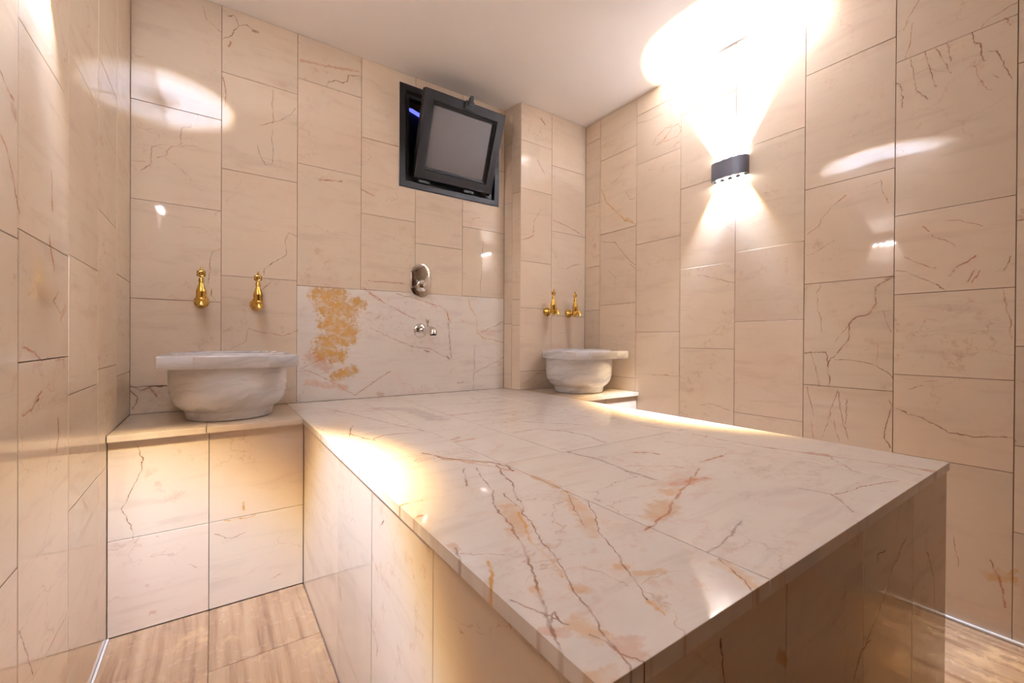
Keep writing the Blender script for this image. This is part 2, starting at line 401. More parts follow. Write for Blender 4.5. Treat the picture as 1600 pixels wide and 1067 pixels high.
_generic = {}
def tile_material(axes, off=(0, 0, 0), veins=(), tone='beige'):
    key = (axes, tone)
    if not veins and key in _generic: return _generic[key]
    m = bpy.data.materials.new('polished_'+tone+'_marble'); n = NT(m)
    q, p, rnd = local_2d(n, axes, off, True)
    if tone == 'beige':
        lo, hi, pink = (.655, .540, .410), (.725, .610, .475), (.675, .520, .410)
    else:
        lo, hi, pink = (.750, .695, .630), (.820, .770, .710), (.760, .655, .580)
    c = n.mix(n.noise(p, 3.2, 4, .55, .6), lo, hi)
    c = n.mix(n.maprange(n.noise(p, 5.5, 5, .6, 1.2), .48, .72, 0, .55), c, pink)
    st = n.noise(n.vec('MULTIPLY', p, (4, 22, 1) if tone == 'beige' else (5, 30, 1)), 1.0, 4, .6, .6)
    c = n.mix(n.maprange(st, .50, .75, 0, .30), c, (.46, .33, .25) if tone == 'beige' else (.50, .41, .37))
    if tone == 'beige':
        blush = n.math('FRACT', n.math('MULTIPLY', rnd, 17.3))
        c = n.mix(n.maprange(blush, .35, 1.0, 0, .18), c, (.640, .455, .345))
        rust = n.math('MULTIPLY', n.maprange(n.noise(p, 23, 5, .74), .53, .66), n.maprange(n.noise(n.vec('ADD', p, (2, 8, 0)), 4.5, 3), .50, .66))
        c = n.mix(n.math('MULTIPLY', rust, n.maprange(n.math('FRACT', n.math('MULTIPLY', rnd, 7.7)), .25, .8, .10, .50)), c, (.50, .285, .185))
        tint = n.math('MULTIPLY_ADD', rnd, .13, .935)
        c = n.vec('SCALE', c, scale=tint)
    patch = n.math('MULTIPLY', n.maprange(n.noise(p, 2.6, 2), .52, .62), n.maprange(n.noise(p, 31, 4, .7), .38, .56, .15, 1))
    fine = n.math('MULTIPLY', crack_field(n, n.vec('MULTIPLY', p, (1.0, 1.6, 1)), 2.8, .011, .55), patch)
    c = n.mix(n.math('MULTIPLY', fine, .34 if tone == 'beige' else .55), c, (.40, .20, .11))
    fine2 = n.math('MULTIPLY', crack_field(n, n.vec('ADD', p, (9, 4, 0)), 6.0, .022, .7), n.maprange(n.noise(p, 3.3, 2), .56, .68))
    c = n.mix(n.math('MULTIPLY', fine2, .28), c, (.47, .25, .15))
    if tone == 'pink':
        q2 = n.vec('MULTIPLY', n.vec('ADD', p, n.vec('SCALE', n.noise(p, 9, 3, col=True), scale=.05)), (3.0, 15, 1))
        rs = n.math('MULTIPLY', n.maprange(n.noise(q2, 1.0, 5, .7), .56, .70), n.maprange(n.noise(p, 2.6, 2), .42, .60))
        c = n.mix(n.math('MULTIPLY', rs, .50), c, (.58, .33, .235))
        mot = n.math('MULTIPLY', n.maprange(n.noise(p, 34, 4, .75), .52, .68), n.maprange(n.noise(n.vec('ADD', p, (5, 1, 0)), 4, 3), .46, .60))
        c = n.mix(n.math('MULTIPLY', mot, .42), c, (.60, .37, .28))
        o = n.math('MULTIPLY', n.maprange(n.noise(n.vec('ADD', p, (3, 7, 0)), 6, 4, .7, .8), .60, .70), n.maprange(n.noise(p, 1.7, 1), .45, .6))
        c = n.mix(n.math('MULTIPLY', o, .45), c, (.60, .33, .16))
    if veins: c = add_veins(n, q, c, veins)
    r = n.maprange(n.noise(p, 12, 3), .3, .7, .025, .06)
    n.principled(c, r, Specular_IOR_Level=.5)
    if not veins: _generic[key] = m
    return m

def simple(name, color, rough=.5, metal=0.0, noise_amt=.08, noise_scale=30, bump_d=0.0, **kw):
    m = bpy.data.materials.new(name); n = NT(m)
    tc = n.new('ShaderNodeTexCoord').outputs['Object']
    f = n.noise(tc, noise_scale, 4)
    c = n.mix(f, tuple(x*(1-noise_amt) for x in color), tuple(min(1, x*(1+noise_amt)) for x in color))
    n.principled(c, rough, metal, bump=f if bump_d else None, bump_d=bump_d, bump_s=.5, **kw)
    return m

M_grout = simple('brown_grout', (.20, .115, .065), .9)
M_core = simple('mortar_core', (.30, .20, .13), .9)
M_bead = simple('white_sealant', (.66, .62, .58), .5)
M_black = simple('black_anodised_aluminium', (.0095, .0080, .0080), .5, 0.0, .1, 60, Specular_IOR_Level=.22)
M_sconce = simple('black_lacquered_metal', (.045, .040, .046), .36, 0.0, .06, 60)
M_rubber = simple('black_rubber', (.008, .008, .008), .6)
M_brass = simple('polished_brass', (.56, .345, .075), .22, 1.0, .12, 25)
M_chrome = simple('chrome', (.74, .72, .70), .05, 1.0, .02, 10)
M_dark = simple('dark_outdoors', (.01, .01, .012), .9)  # near-black stand-in for the night dark outside the window
M_unseen_wall = simple('unseen_wall_bounce_brown', (.17, .080, .030), .4, 0, .2, 12)  # brown invented for the unseen wall to cut bounce on the platform front
M_door = simple('dark_wood', (.055, .030, .018), .45, 0, .2, 12)

def mat_ceiling():
    m = bpy.data.materials.new('white_plaster_paint'); n = NT(m)
    tc = n.new('ShaderNodeTexCoord').outputs['Object']
    f = n.noise(tc, 190, 3, .6); g = n.noise(tc, 3, 3)
    c = n.mix(g, (.84, .785, .725), (.88, .83, .775))
    n.principled(c, .75, bump=f, bump_d=.0016, bump_s=.45)
    return m
def mat_travertine():
    m = bpy.data.materials.new('brown_travertine'); n = NT(m)
    q, p, rnd = local_2d(n, 'XY', (0, 0, 0), True)
    wob = n.vec('ADD', p, n.vec('SCALE', n.noise(p, 5, 3, col=True), scale=.018))
    s1 = n.noise(n.vec('MULTIPLY', wob, (40, 1.3, 1)), 1.0, 6, .66)
    c = n.ramp(s1, [(.28, (.10, .05, .025)), (.40, (.24, .135, .075)), (.52, (.35, .215, .12)), (.75, (.44, .295, .18))])
    s2 = n.noise(n.vec('MULTIPLY', wob, (110, 6, 1)), 1.0, 4, .7)
    c = n.mix(n.maprange(s2, .60, .72, 0, .6), c, (.19, .115, .07))
    cl = n.maprange(n.noise(p, 7, 5, .65), .55, .70, 0, .55)
    c = n.mix(cl, c, (.62, .40, .20))
    pale_specks = n.maprange(n.noise(p, 26, 4, .7), .68, .76, 0, .5)
    c = n.mix(pale_specks, c, (.74, .62, .50))  # scattered pale specks, random over each floor tile
    r = n.maprange(n.noise(p, 16, 3), .35, .65, .10, .32)
    n.principled(c, r, bump=s2, bump_d=.0012, bump_s=.5)
    return m
def mat_basin():
    m = bpy.data.materials.new('grey_veined_white_marble'); n = NT(m)
    tc = n.new('ShaderNodeTexCoord').outputs['Object']
    p = n.vec('ADD', tc, n.vec('SCALE', n.noise(tc, 4.0, 3, col=True), scale=.20))
    rot = n.new('ShaderNodeMapping'); n.put(rot.inputs[0], p); rot.inputs['Rotation'].default_value = (.10, .30, 0)
    st = n.noise(n.vec('MULTIPLY', rot.outputs[0], (1.6, 1.6, 15)), 1.0, 4, .6)
    c = n.ramp(st, [(.30, (.29, .285, .30)), (.42, (.49, .475, .48)), (.54, (.645, .625, .625)), (.8, (.72, .70, .70))])
    fine = n.noise(n.vec('MULTIPLY', rot.outputs[0], (7, 7, 60)), 1.0, 4, .6)
    c = n.mix(n.maprange(fine, .52, .70, 0, .45), c, (.38, .365, .37))
    n.principled(c, n.maprange(fine, .3, .7, .16, .28), bump=fine, bump_d=.0008, bump_s=.3)
    return m
def mat_frost():
    m = bpy.data.materials.new('frosted_glass'); n = NT(m)
    tc = n.new('ShaderNodeTexCoord').outputs['Object']
    f = n.noise(tc, 700, 2); g = n.noise(tc, 5, 3)
    c = n.mix(g, (.20, .185, .185), (.235, .215, .22))
    n.principled(c, .42, bump=f, bump_d=.0004, bump_s=.4, Transmission_Weight=.25, IOR=1.45)
    return m
def emit(name, color, strength):
    m = bpy.data.materials.new(name); n = NT(m)
    e = n.new('ShaderNodeEmission'); e.inputs[0].default_value = (*color, 1); e.inputs[1].default_value = strength
    n.out(e.outputs[0]); return m
M_ceil, M_trav, M_basin, M_frost = mat_ceiling(), mat_travertine(), mat_basin(), mat_frost()
M_led = emit('lit_led_lens', (.93, .96, 1.0), 60)
M_blue = emit('blue_glint_glow', (.12, .14, 1.0), 1.1)  # glow of the added strip that stands for a blue glint outside

# ------------------------------------------------------------------ mesh helpers
def link(name, bm, mat, parent=None, loc=(0, 0, 0), smooth=False, kind=None, label=None):
    me = bpy.data.meshes.new(name); bmesh.ops.recalc_face_normals(bm, faces=bm.faces); bm.to_mesh(me); bm.free()
    me.materials.append(mat)
    if smooth:
        for f in me.polygons: f.use_smooth = True
        try: me.set_sharp_from_angle(angle=math.radians(38))
        except Exception: pass
    o = bpy.data.objects.new(name, me); COL.objects.link(o); o.location = loc
    if parent: o.parent = parent
    if kind: o['kind'] = kind
    if label: o['label'] = label
    return o
def empty(name, loc, label=None, cat=None, group=None, kind=None):
    o = bpy.data.objects.new(name, None); COL.objects.link(o); o.location = loc; o.empty_display_size = .1
    if label: o['label'] = label
    if cat: o['category'] = cat
    if group: o['group'] = group
    if kind: o['kind'] = kind
    return o
def box(bm, x0, x1, y0, y1, z0, z1, bev=0.0, seg=2):
    r = bmesh.ops.create_cube(bm, size=1)
    vs = r['verts']
    for v in vs: v.co = Vector((x0+(v.co.x+.5)*(x1-x0), y0+(v.co.y+.5)*(y1-y0), z0+(v.co.z+.5)*(z1-z0)))
    if bev:
        es = list({e for v in vs for e in v.link_edges})
        bmesh.ops.bevel(bm, geom=es, offset=bev, segments=seg, affect='EDGES', profile=.5)
    return bm
def lathe(bm, prof, segs=32, mat=Matrix(), cap=True):
    rings = []
    for r, z in prof:
        rings.append([bm.verts.new(mat @ Vector((r*math.cos(2*math.pi*i/segs), r*math.sin(2*math.pi*i/segs), z))) for i in range(segs)])
    for a, b in zip(rings, rings[1:]):
        for i in range(segs): bm.faces.new((a[i], a[(i+1) % segs], b[(i+1) % segs], b[i]))
    if cap: bm.faces.new(rings[0][::-1]); bm.faces.new(rings[-1])
    return bm
def tube(bm, pts, radii, segs=16):
    pts = [Vector(p) for p in pts]; rings = []
    for i, p in enumerate(pts):
        d = (pts[min(i+1, len(pts)-1)]-pts[max(i-1, 0)]).normalized()
        q = Vector((0, 0, 1)).rotation_difference(d)
        rings.append([bm.verts.new(p + q @ Vector((radii[i]*math.cos(2*math.pi*k/segs), radii[i]*math.sin(2*math.pi*k/segs), 0))) for k in range(segs)])
    for a, b in zip(rings, rings[1:]):
        off = min(range(segs), key=lambda s: (a[0].co-b[s].co).length)
        for k in range(segs): bm.faces.new((a[k], a[(k+1) % segs], b[(k+1+off) % segs], b[(k+off) % segs]))
    bm.faces.new(rings[0][::-1]); bm.faces.new(rings[-1]); return bm
def torus(bm, R0, r0, mat=Matrix(), n1=20, n2=8):
    g = [[bm.verts.new(mat @ Vector(((R0+r0*math.cos(b))*math.cos(a), (R0+r0*math.cos(b))*math.sin(a), r0*math.sin(b))))
          for b in [2*math.pi*j/n2 for j in range(n2)]] for a in [2*math.pi*i/n1 for i in range(n1)]]
    for i in range(n1):
        for j in range(n2): bm.faces.new((g[i][j], g[(i+1) % n1][j], g[(i+1) % n1][(j+1) % n2], g[i][(j+1) % n2]))
def ball(bm, c, r, sc=(1, 1, 1)):
    bmesh.ops.create_uvsphere(bm, u_segments=14, v_segments=8, radius=r, matrix=Matrix.Translation(c) @ Matrix.Diagonal((*sc, 1)))

class Face:
    """a tiled plane: origin, its two directions, the outward normal and the pair of axes its veins are measured in"""
    def __init__(s, o, u, v, nrm, axes, key): s.o, s.u, s.v, s.n, s.axes, s.key = Vector(o), Vector(u), Vector(v), Vector(nrm), axes, key
    def at(s, a, b, d=0): return s.o + s.u*a + s.v*b + s.n*d

def veins_in(key, poly, pad=.015):
    u0, u1 = min(p[0] for p in poly)-pad, max(p[0] for p in poly)+pad
    v0, v1 = min(p[1] for p in poly)-pad, max(p[1] for p in poly)+pad
    out = []
    for k, wd, pts in VEINS.get(key, ()):
        keep = []
        for a, b in zip(pts, pts[1:]):
            if max(a[0], b[0]) > u0 and min(a[0], b[0]) < u1 and max(a[1], b[1]) > v0 and min(a[1], b[1]) < v1: keep.append((k, wd, [a, b]))
        out += keep
    return out

def tile(face, poly, parent, name='tile', t=.006, bev=.0007, gap=.0009, tone='beige', proud=.00035, material=None, lip=0.0):
    """one stone: a bevelled prism standing on its plane; poly counter-clockwise in the plane"""
    k = len(poly)
    area = sum(poly[i][0]*poly[(i+1) % k][1]-poly[(i+1) % k][0]*poly[i][1] for i in range(k))
    if area < 0: poly = poly[::-1]
    def inset(d):
        res = []
        for i in range(k):
            p, a, b = Vector(poly[i]), Vector(poly[i-1]), Vector(poly[(i+1) % k])
            e1, e2 = (p-a).normalized(), (b-p).normalized()
            n1, n2 = Vector((-e1.y, e1.x)), Vector((-e2.y, e2.x))
            den = 1+n1.dot(n2); res.append(p+(n1+n2)*(d/max(den, .2)))
        return res
    outer, inner = inset(gap), inset(gap+bev)
    cu, cv = sum(p[0] for p in poly)/k, sum(p[1] for p in poly)/k
    a0, au, av = (R.uniform(-1, 1)*proud for _ in range(3))
    dep = lambda p: lip + a0*.6 + au*(p[0]-cu)/.2 + av*(p[1]-cv)/.3
    C0 = face.at(cu, cv)
    bm = bmesh.new(); L = []
    for ring, f in ((outer, lambda p: -t), (outer, lambda p: dep(p)-bev), (inner, dep)):
        L.append([bm.verts.new(face.at(p[0], p[1], f(p))-C0) for p in ring])
    for A, B in zip(L, L[1:]):
        for i in range(k): bm.faces.new((A[i], A[(i+1) % k], B[(i+1) % k], B[i]))
    bm.faces.new(L[0][::-1]); bm.faces.new(L[-1])
    if material is None:
        vs = veins_in(face.key, poly) if face.key else []
        material = tile_material(face.axes, tuple(C0), vs, tone) if vs else tile_material(face.axes, (0, 0, 0), (), tone)
    return link(name, bm, material, parent, C0)
def rect(u0, u1, v0, v1): return [(u0, v0), (u1, v0), (u1, v1), (u0, v1)]

# ------------------------------------------------------------------ the room
bm = bmesh.new(); box(bm, Xl-.1, Xr+.1, YF-.1, Yb+.1, Zc, Zc+.1)
ceiling = link('ceiling', bm, M_ceil, kind='structure')
bm = bmesh.new(); box(bm, Xl-.1, Xr+.1, YF-.1, Yb+.1, -.11, -.008)
floor = link('floor', bm, M_grout, kind='structure')
FL = Face((0, 0, 0), (1, 0, 0), (0, 1, 0), (0, 0, 1), 'XY', None)
for c0, c1, rows in ((Xl, -.012, [1.77, 1.14, .52, -.1, YF]), (-.012, .276, [1.77, 1.442, .98, .42, -.1, YF]),
                     (.276, .58, [.258, -.35, YF]), (.58, .9, [.258, -.2, YF]), (.9, 1.2, [.258, -.42, YF]), (1.2, 1.494, [.258, -.15, YF]),
                     (1.494, 1.76, [1.63, 1.1, .62, .05, -.5, YF]), (1.76, Xr, [1.63, 1.3, .78, .02, -.6, YF])):
    for a, b in zip(rows, rows[1:]): tile(FL, rect(c0, c1, b, a), floor, 'floor_tile', material=M_trav)

BW = Face((0, Yb, 0), (1, 0, 0), (0, 0, 1), (0, -1, 0), 'XZ', 'back')
RW = Face((Xr, 0, 0), (0, 1, 0), (0, 0, 1), (-1, 0, 0), 'YZ', 'right')
LW = Face((Xl, 0, 0), (0, 1, 0), (0, 0, 1), (1, 0, 0), 'YZ', 'left')
FW = Face((0, YF, 0), (1, 0, 0), (0, 0, 1), (0, 1, 0), 'XZ', None)
PF = Face((0, Yp, 0), (1, 0, 0), (0, 0, 1), (0, -1, 0), 'XZ', 'pil')

# window opening in the back wall
WX0, WX1, WZ0, WZ1 = .797, 1.418, 1.727, 2.272
ox0, ox1, oz0, oz1 = WX0+.03, WX1-.03, WZ0+.03, WZ1-.03
bm = bmesh.new(); y0, y1 = Yb+.006, Yb+.16
box(bm, Xl-.1, ox0, y0, y1, 0, Zc); box(bm, ox1, Xr+.1, y0, y1, 0, Zc); box(bm, ox0, ox1, y0, y1, 0, oz0); box(bm, ox0, ox1, y0, y1, oz1, Zc)
wall_back = link('wall_back', bm, M_grout, kind='structure')
XA = [Xl, .0228, .3132, .6015, .8875, 1.1735, 1.463]
def column(face, u0, u1, zs, parent, **kw):
    for a, b in zip(zs, zs[1:]): tile(face, rect(u0, u1, a, b), parent, **kw)
column(BW, XA[0], XA[1], [Zs, .729, 1.0725, 1.458, 1.842, Zc], wall_back)
column(BW, XA[1], XA[2], [Zs, 1.187, 1.640, 2.048, Zc], wall_back)
column(BW, XA[2], XA[3], [1.167, 1.732, 2.124, Zc], wall_back)
column(BW, XA[3], XA[4], [1.1685, 1.5495], wall_back)
tile(BW, [(XA[3], 1.5495), (XA[4], 1.5495), (XA[4], WZ0), (WX0, WZ0), (WX0, 1.931), (XA[3], 1.931)], wall_back)
tile(BW, [(XA[3], 1.931), (WX0, 1.931), (WX0, WZ1), (XA[4], WZ1), (XA[4], Zc), (XA[3], Zc)], wall_back)
column(BW, XA[4], XA[5], [1.170, 1.4375, WZ0], wall_back)
tile(BW, rect(XA[4], XA[5], WZ1, Zc), wall_back)
column(BW, XA[5], XA[6], [1.172, 1.5715], wall_back)
tile(BW, [(XA[5], 1.5715), (XA[6], 1.5715), (XA[6], 1.95), (WX1, 1.95), (WX1, WZ0), (XA[5], WZ0)], wall_back)
tile(BW, [(WX1, 1.95), (XA[6], 1.95), (XA[6], Zc), (XA[5], Zc), (XA[5], WZ1), (WX1, WZ1)], wall_back)
panel = tile(BW, [(XA[2], Zs), (XA[6], Zs), (XA[6], 1.173), (XA[2], 1.166)], wall_back, 'marble_panel', tone='pink')
panel['label'] = 'large white and pink marble panel with an ochre patch'

# corner pier in front of the back wall
bm = bmesh.new(); box(bm, 1.495, Xr+.1, Yp+.006, Yb+.006, 0, Zc)
pier = link('wall_corner', bm, M_grout, kind='structure')
PX = [1.488, 1.7255, Xr]
column(PF, PX[0], PX[1], [Zs, .7325, 1.111, 1.390, 1.822, 2.105, Zc], pier)
column(PF, PX[1], PX[2], [Zs, .76, 1.0715, 1.600, 2.008, Zc], pier)
dv = Vector((1.463-1.488, Yb-Yp, 0)); ln = dv.length; dv.normalize()
PS = Face((1.488, Yp, 0), dv, (0, 0, 1), (-dv.y, dv.x, 0), 'YZ', None)
column(PS, .0005, ln*.50, [Zs, 1.007, 1.160, 1.798, Zc], pier, t=.004)
column(PS, ln*.50, ln, [Zs, 1.017, 1.750, 2.109, Zc], pier, t=.004)

# right wall
bm = bmesh.new(); box(bm, Xr+.006, Xr+.1, YF-.1, Yb+.1, 0, Zc)
wall_right = link('wall_right', bm, M_grout, kind='structure')
cols = [(1.931, Yp, [Zs, .70, 1.114, 1.395, 1.799, 2.208, Zc]),
        (1.645, 1.931, [0, .30, .700, 1.1415, 1.589, 2.056, Zc]),
        (1.357, 1.645, [0, .50, .9685, 1.4755, 1.937, 2.222, Zc]),
        (1.0665, 1.357, [0, .43, .8825, 1.295, 1.7155, 2.104, Zc]),
        (.777, 1.0665, [0, .24, .585, 1.011, 1.3375, 1.8125, Zc]),
        (.489, .777, [0, .31, .7415, 1.1575, 1.5485, 2.0205, Zc]),
        (.2025, .489, [0, .520, .804, 1.0905, 1.3725, 1.9245, Zc]),
        (-.087, .2025, [0, .34, .605, .909, 1.293, 1.772, Zc])]
y = -.087
while y > YF+.01:
    nx = max(YF, y-.2895); z = [0]
    while z[-1] < Zc-.5: z.append(z[-1]+R.uniform(.33, .5))
    cols.append((nx, y, z+[Zc])); y = nx
for a, b, z in cols: column(RW, a, b, z, wall_right)

# left wall
bm = bmesh.new(); box(bm, Xl-.1, Xl-.006, YF-.1, Yb+.1, 0, Zc)
wall_left = link('wall_left', bm, M_grout, kind='structure')
cols = [(1.924, Yb, [Zs, .79, 1.1325, 1.53, 1.98, Zc]), (1.6475, 1.924, [0, .529, .83, 1.28, 1.71, 2.1, Zc]),
        (1.3515, 1.6475, [0, .529, .79, 1.1055, 1.56, 2.02, Zc]), (1.0515, 1.3515, [0, .303, .877, 1.1, 1.449, 1.9, Zc]),
        (.7625, 1.0515, [0, .537, 1.0825, 1.5, 1.93, Zc])]
y = .7625
while y > YF+.01:
    nx = max(YF, y-.2895); z = [0]
    while z[-1] < Zc-.5: z.append(z[-1]+R.uniform(.33, .5))
    cols.append((nx, y, z+[Zc])); y = nx
for a, b, z in cols: column(LW, a, b, z, wall_left)

# unseen wall behind the camera with its door, coloured dark to cut bounce light
bm = bmesh.new(); box(bm, Xl-.1, .55, YF-.1, YF-.006, 0, Zc); box(bm, 1.45, Xr+.1, YF-.1, YF-.006, 0, Zc); box(bm, .55, 1.45, YF-.1, YF-.006, 2.05, Zc)
wall_front = link('wall_front', bm, M_grout, kind='structure')
for a, b in ((Xl, .01), (.01, .28), (.28, .55), (1.45, 1.74), (1.74, Xr)):
    z = [0]
    while z[-1] < Zc-.5: z.append(z[-1]+R.uniform(.33, .5))
    column(FW, a, b, z+[Zc], wall_front, material=M_unseen_wall)
column(FW, .55, 1.0, [2.05, Zc], wall_front, material=M_unseen_wall); column(FW, 1.0, 1.45, [2.05, Zc], wall_front, material=M_unseen_wall)
door = empty('door_1', (1.0, YF-.03, 0), kind='structure')
bm = bmesh.new(); box(bm, -.44, .44, -.04, .0, .005, 2.04, .003); link('door_leaf', bm, M_door, door)
bm = bmesh.new(); box(bm, -.45, -.40, .0, .03, 0, 2.05); box(bm, .40, .45, .0, .03, 0, 2.05); box(bm, -.45, .45, .0, .03, 2.0, 2.05); link('door_frame', bm, M_door, door)
bm = bmesh.new(); tube(bm, [(-.34, .0, 1.0), (-.34, .05, 1.0), (-.22, .05, 1.0)], [.009, .009, .009]); link('door_handle', bm, M_chrome, door)

# white sealant along the foot of the side walls
bm = bmesh.new(); box(bm, Xr-.012, Xr-.0005, YF, 1.62, .0005, .010, .003); link('baseboard_right', bm, M_bead, kind='structure')
bm = bmesh.new(); box(bm, Xl+.0005, Xl+.007, YF, 1.765, .0005, .005, .0015); link('baseboard_left', bm, M_bead, kind='structure')

# ------------------------------------------------------------------ central slab
SX0, SX1, SY0 = .2715, 1.5039, .2539
plat = empty('bathing_platform', (.88, 1.2, 0), 'long pink veined marble platform in the middle of the hammam', 'platform')
plat.location = (0, 0, 0)
bm = bmesh.new(); box(bm, .288, 1.482, .270, Yb-.006, -.007, Zs-.0215)
link('core', bm, M_core, plat)
ST = Face((0, 0, Zs), (1, 0, 0), (0, 1, 0), (0, 0, 1), 'XY', 'slab')
TH = .020
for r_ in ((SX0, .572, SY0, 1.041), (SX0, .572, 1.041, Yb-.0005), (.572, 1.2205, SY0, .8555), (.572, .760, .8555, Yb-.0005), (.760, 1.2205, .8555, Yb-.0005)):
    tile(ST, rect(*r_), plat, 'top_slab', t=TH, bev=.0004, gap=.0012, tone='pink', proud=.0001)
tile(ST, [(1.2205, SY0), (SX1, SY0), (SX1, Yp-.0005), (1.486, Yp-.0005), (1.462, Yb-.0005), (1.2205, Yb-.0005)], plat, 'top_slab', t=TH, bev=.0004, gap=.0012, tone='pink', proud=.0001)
PL = Face((.2775, 0, 0), (0, 1, 0), (0, 0, 1), (-1, 0, 0), 'YZ', 'side')
for a, b in zip([.258, .609, .923, 1.23, 1.5, 1.770], [.609, .923, 1.23, 1.5, 1.770]):
    if a == 1.23: tile(PL, rect(1.23, 1.770, 0.001, Zs-TH-.0005), plat, 'side_tile', t=.010); break
    tile(PL, rect(a, b, 0.001, Zs-TH-.0005), plat, 'side_tile', t=.010)
PN = Face((0, .2585, 0), (1, 0, 0), (0, 0, 1), (0, -1, 0), 'XZ', 'front')
for a, b in zip([.288, .336, .626, .915, 1.207], [.336, .626, .915, 1.207, 1.494]):
    tile(PN, rect(a, b, 0.001, Zs-TH-.0005), plat, 'front_tile', t=.010)
PR = Face((1.494, 0, 0), (0, 1, 0), (0, 0, 1), (1, 0, 0), 'YZ', None)
for a, b in zip([.270, .56, .85, 1.14, 1.40], [.56, .85, 1.14, 1.40, 1.630]):
    tile(PR, rect(a, b, 0.001, Zs-TH-.0005), plat, 'side_tile', t=.010)

# ------------------------------------------------------------------ the two wall benches
def bench(label, x0, x1, yfront, yback, tops, fronts, rows):
    b = empty('wall_bench', (0, 0, 0), label, 'bench')
    bm = bmesh.new(); box(bm, x0+.002, x1-.002, yfront+.030, yback-.002, -.007, Zs-.0215); link('core', bm, M_core, b)
    T = Face((0, 0, Zs), (1, 0, 0), (0, 1, 0), (0, 0, 1), 'XY', None)
    for a, c in zip(tops, tops[1:]): tile(T, rect(a, c, yfront, yback), b, 'top_slab', t=TH, bev=.0004, gap=.0012, proud=.0001)
    F = Face((0, yfront+.0165, 0), (1, 0, 0), (0, 0, 1), (0, -1, 0), 'XZ', 'bench')
    for a, c in zip(fronts, fronts[1:]):
        for z0, z1 in zip(rows, rows[1:]): tile(F, rect(a, c, z0, z1), b, 'front_tile', t=.012)
    return b
bench('low marble-topped bench on the left carrying the larger-looking basin', Xl+.0008, SX0-.0008, 1.7543, Yb-.0005, [Xl+.0008, -.021, SX0-.0008], [Xl+.0008, -.0135, .2770], [.001, .2955, Zs-TH-.0005])
bench('low marble-topped bench in the far right corner under the smaller-looking basin', SX1+.0006, Xr-.0008, 1.6175, Yp-.0005, [SX1+.0006, Xr-.0008], [1.4945, 1.76, Xr-.0008], [.001, .30, Zs-TH-.0005])

# ------------------------------------------------------------------ stone basins
def rim_outline(hw=.209, yf=-.195, ye=-.090, rc=.2155):
    """plan of the rim: a round disc with a straight front whose two ends stand out as square ears"""
    pts = []
    def corner(x, y, r, a0):
        for i in range(4):
            a = a0+i/3*math.pi/2; pts.append(Vector((x+r*math.cos(a), y+r*math.sin(a))))
    pts.append(Vector((-.112, yf)))
    for i in range(9):
        u = -1+2*i/8; pts.append(Vector((.108*u, yf-.0035-.0055*(1-u*u))))
    pts.append(Vector((.112, yf)))
    corner(hw-.008, yf+.008, .008, -math.pi/2)
    corner(hw-.006, ye-.006, .006, 0)
    a0 = math.asin(ye/rc); n_ = 26
    for i in range(n_+1):
        a = a0+(math.pi-2*a0)*i/n_; pts.append(Vector((rc*math.cos(a), rc*math.sin(a))))
    corner(-hw+.006, ye-.006, .006, math.pi/2)
    corner(-hw+.008, yf+.008, .008, math.pi)
    return pts
def make_basin():
    t = empty('wash_basin', (0, 0, 0))
    out = rim_outline()
    bm = bmesh.new(); zb, zt, bv = .192, .237, .004
    def ring(s, z): return [bm.verts.new((p.x*s, p.y*s, z)) for p in out]
    n_ = len(out); ri = .158
    def circ(r, z): return [bm.verts.new((r*p.x/p.length, r*p.y/p.length, z)) for p in out]
    L = [circ(.150, zb), ring(.985, zb), ring(1, zb+bv), ring(1, zt-bv), ring(.984, zt), circ(.186, zt), circ(.184, zt+.005), circ(.180, zt+.007), circ(ri+.006, zt+.007), circ(ri, zt+.003), circ(.150, zb)]
    for A, B in zip(L, L[1:]):
        for i in range(n_): bm.faces.new((A[i], A[(i+1) % n_], B[(i+1) % n_], B[i]))
    link('rim', bm, M_basin, t, smooth=True)
    bm = bmesh.new()
    prof = [(.120, 0), (.135, .0), (.140, .004), (.143, .022), (.145, .032), (.152, .038), (.164, .046), (.175, .058), (.184, .076), (.189, .102), (.1915, .138), (.1915, .1915),
            (.158, .1915), (.155, .160), (.146, .120), (.125, .080), (.085, .052), (.03, .042), (.001, .041)]
    lathe(bm, prof, 56); link('bowl', bm, M_basin, t, smooth=True)
    return t
def dup(src, loc, rz=0, label=None):
    r_ = src.copy(); COL.objects.link(r_); r_.location = loc; r_.rotation_euler = (0, 0, rz)
    if label: r_['label'] = label
    for ch in list(src.children):
        c = ch.copy(); COL.objects.link(c); c.parent = r_
        for g in list(ch.children):
            d = g.copy(); COL.objects.link(d); d.parent = c
    return r_
b1 = make_basin(); b1.location = (.053, 1.979, Zs+.0004)
b1['category'] = 'basin'; b1['group'] = 'marble hammam basins'
b1['label'] = 'grey veined marble basin on the left bench below two brass taps'
dup(b1, (1.751, 1.841, Zs+.0004), 0, 'white marble basin in the far right corner, grey streak across its bowl')

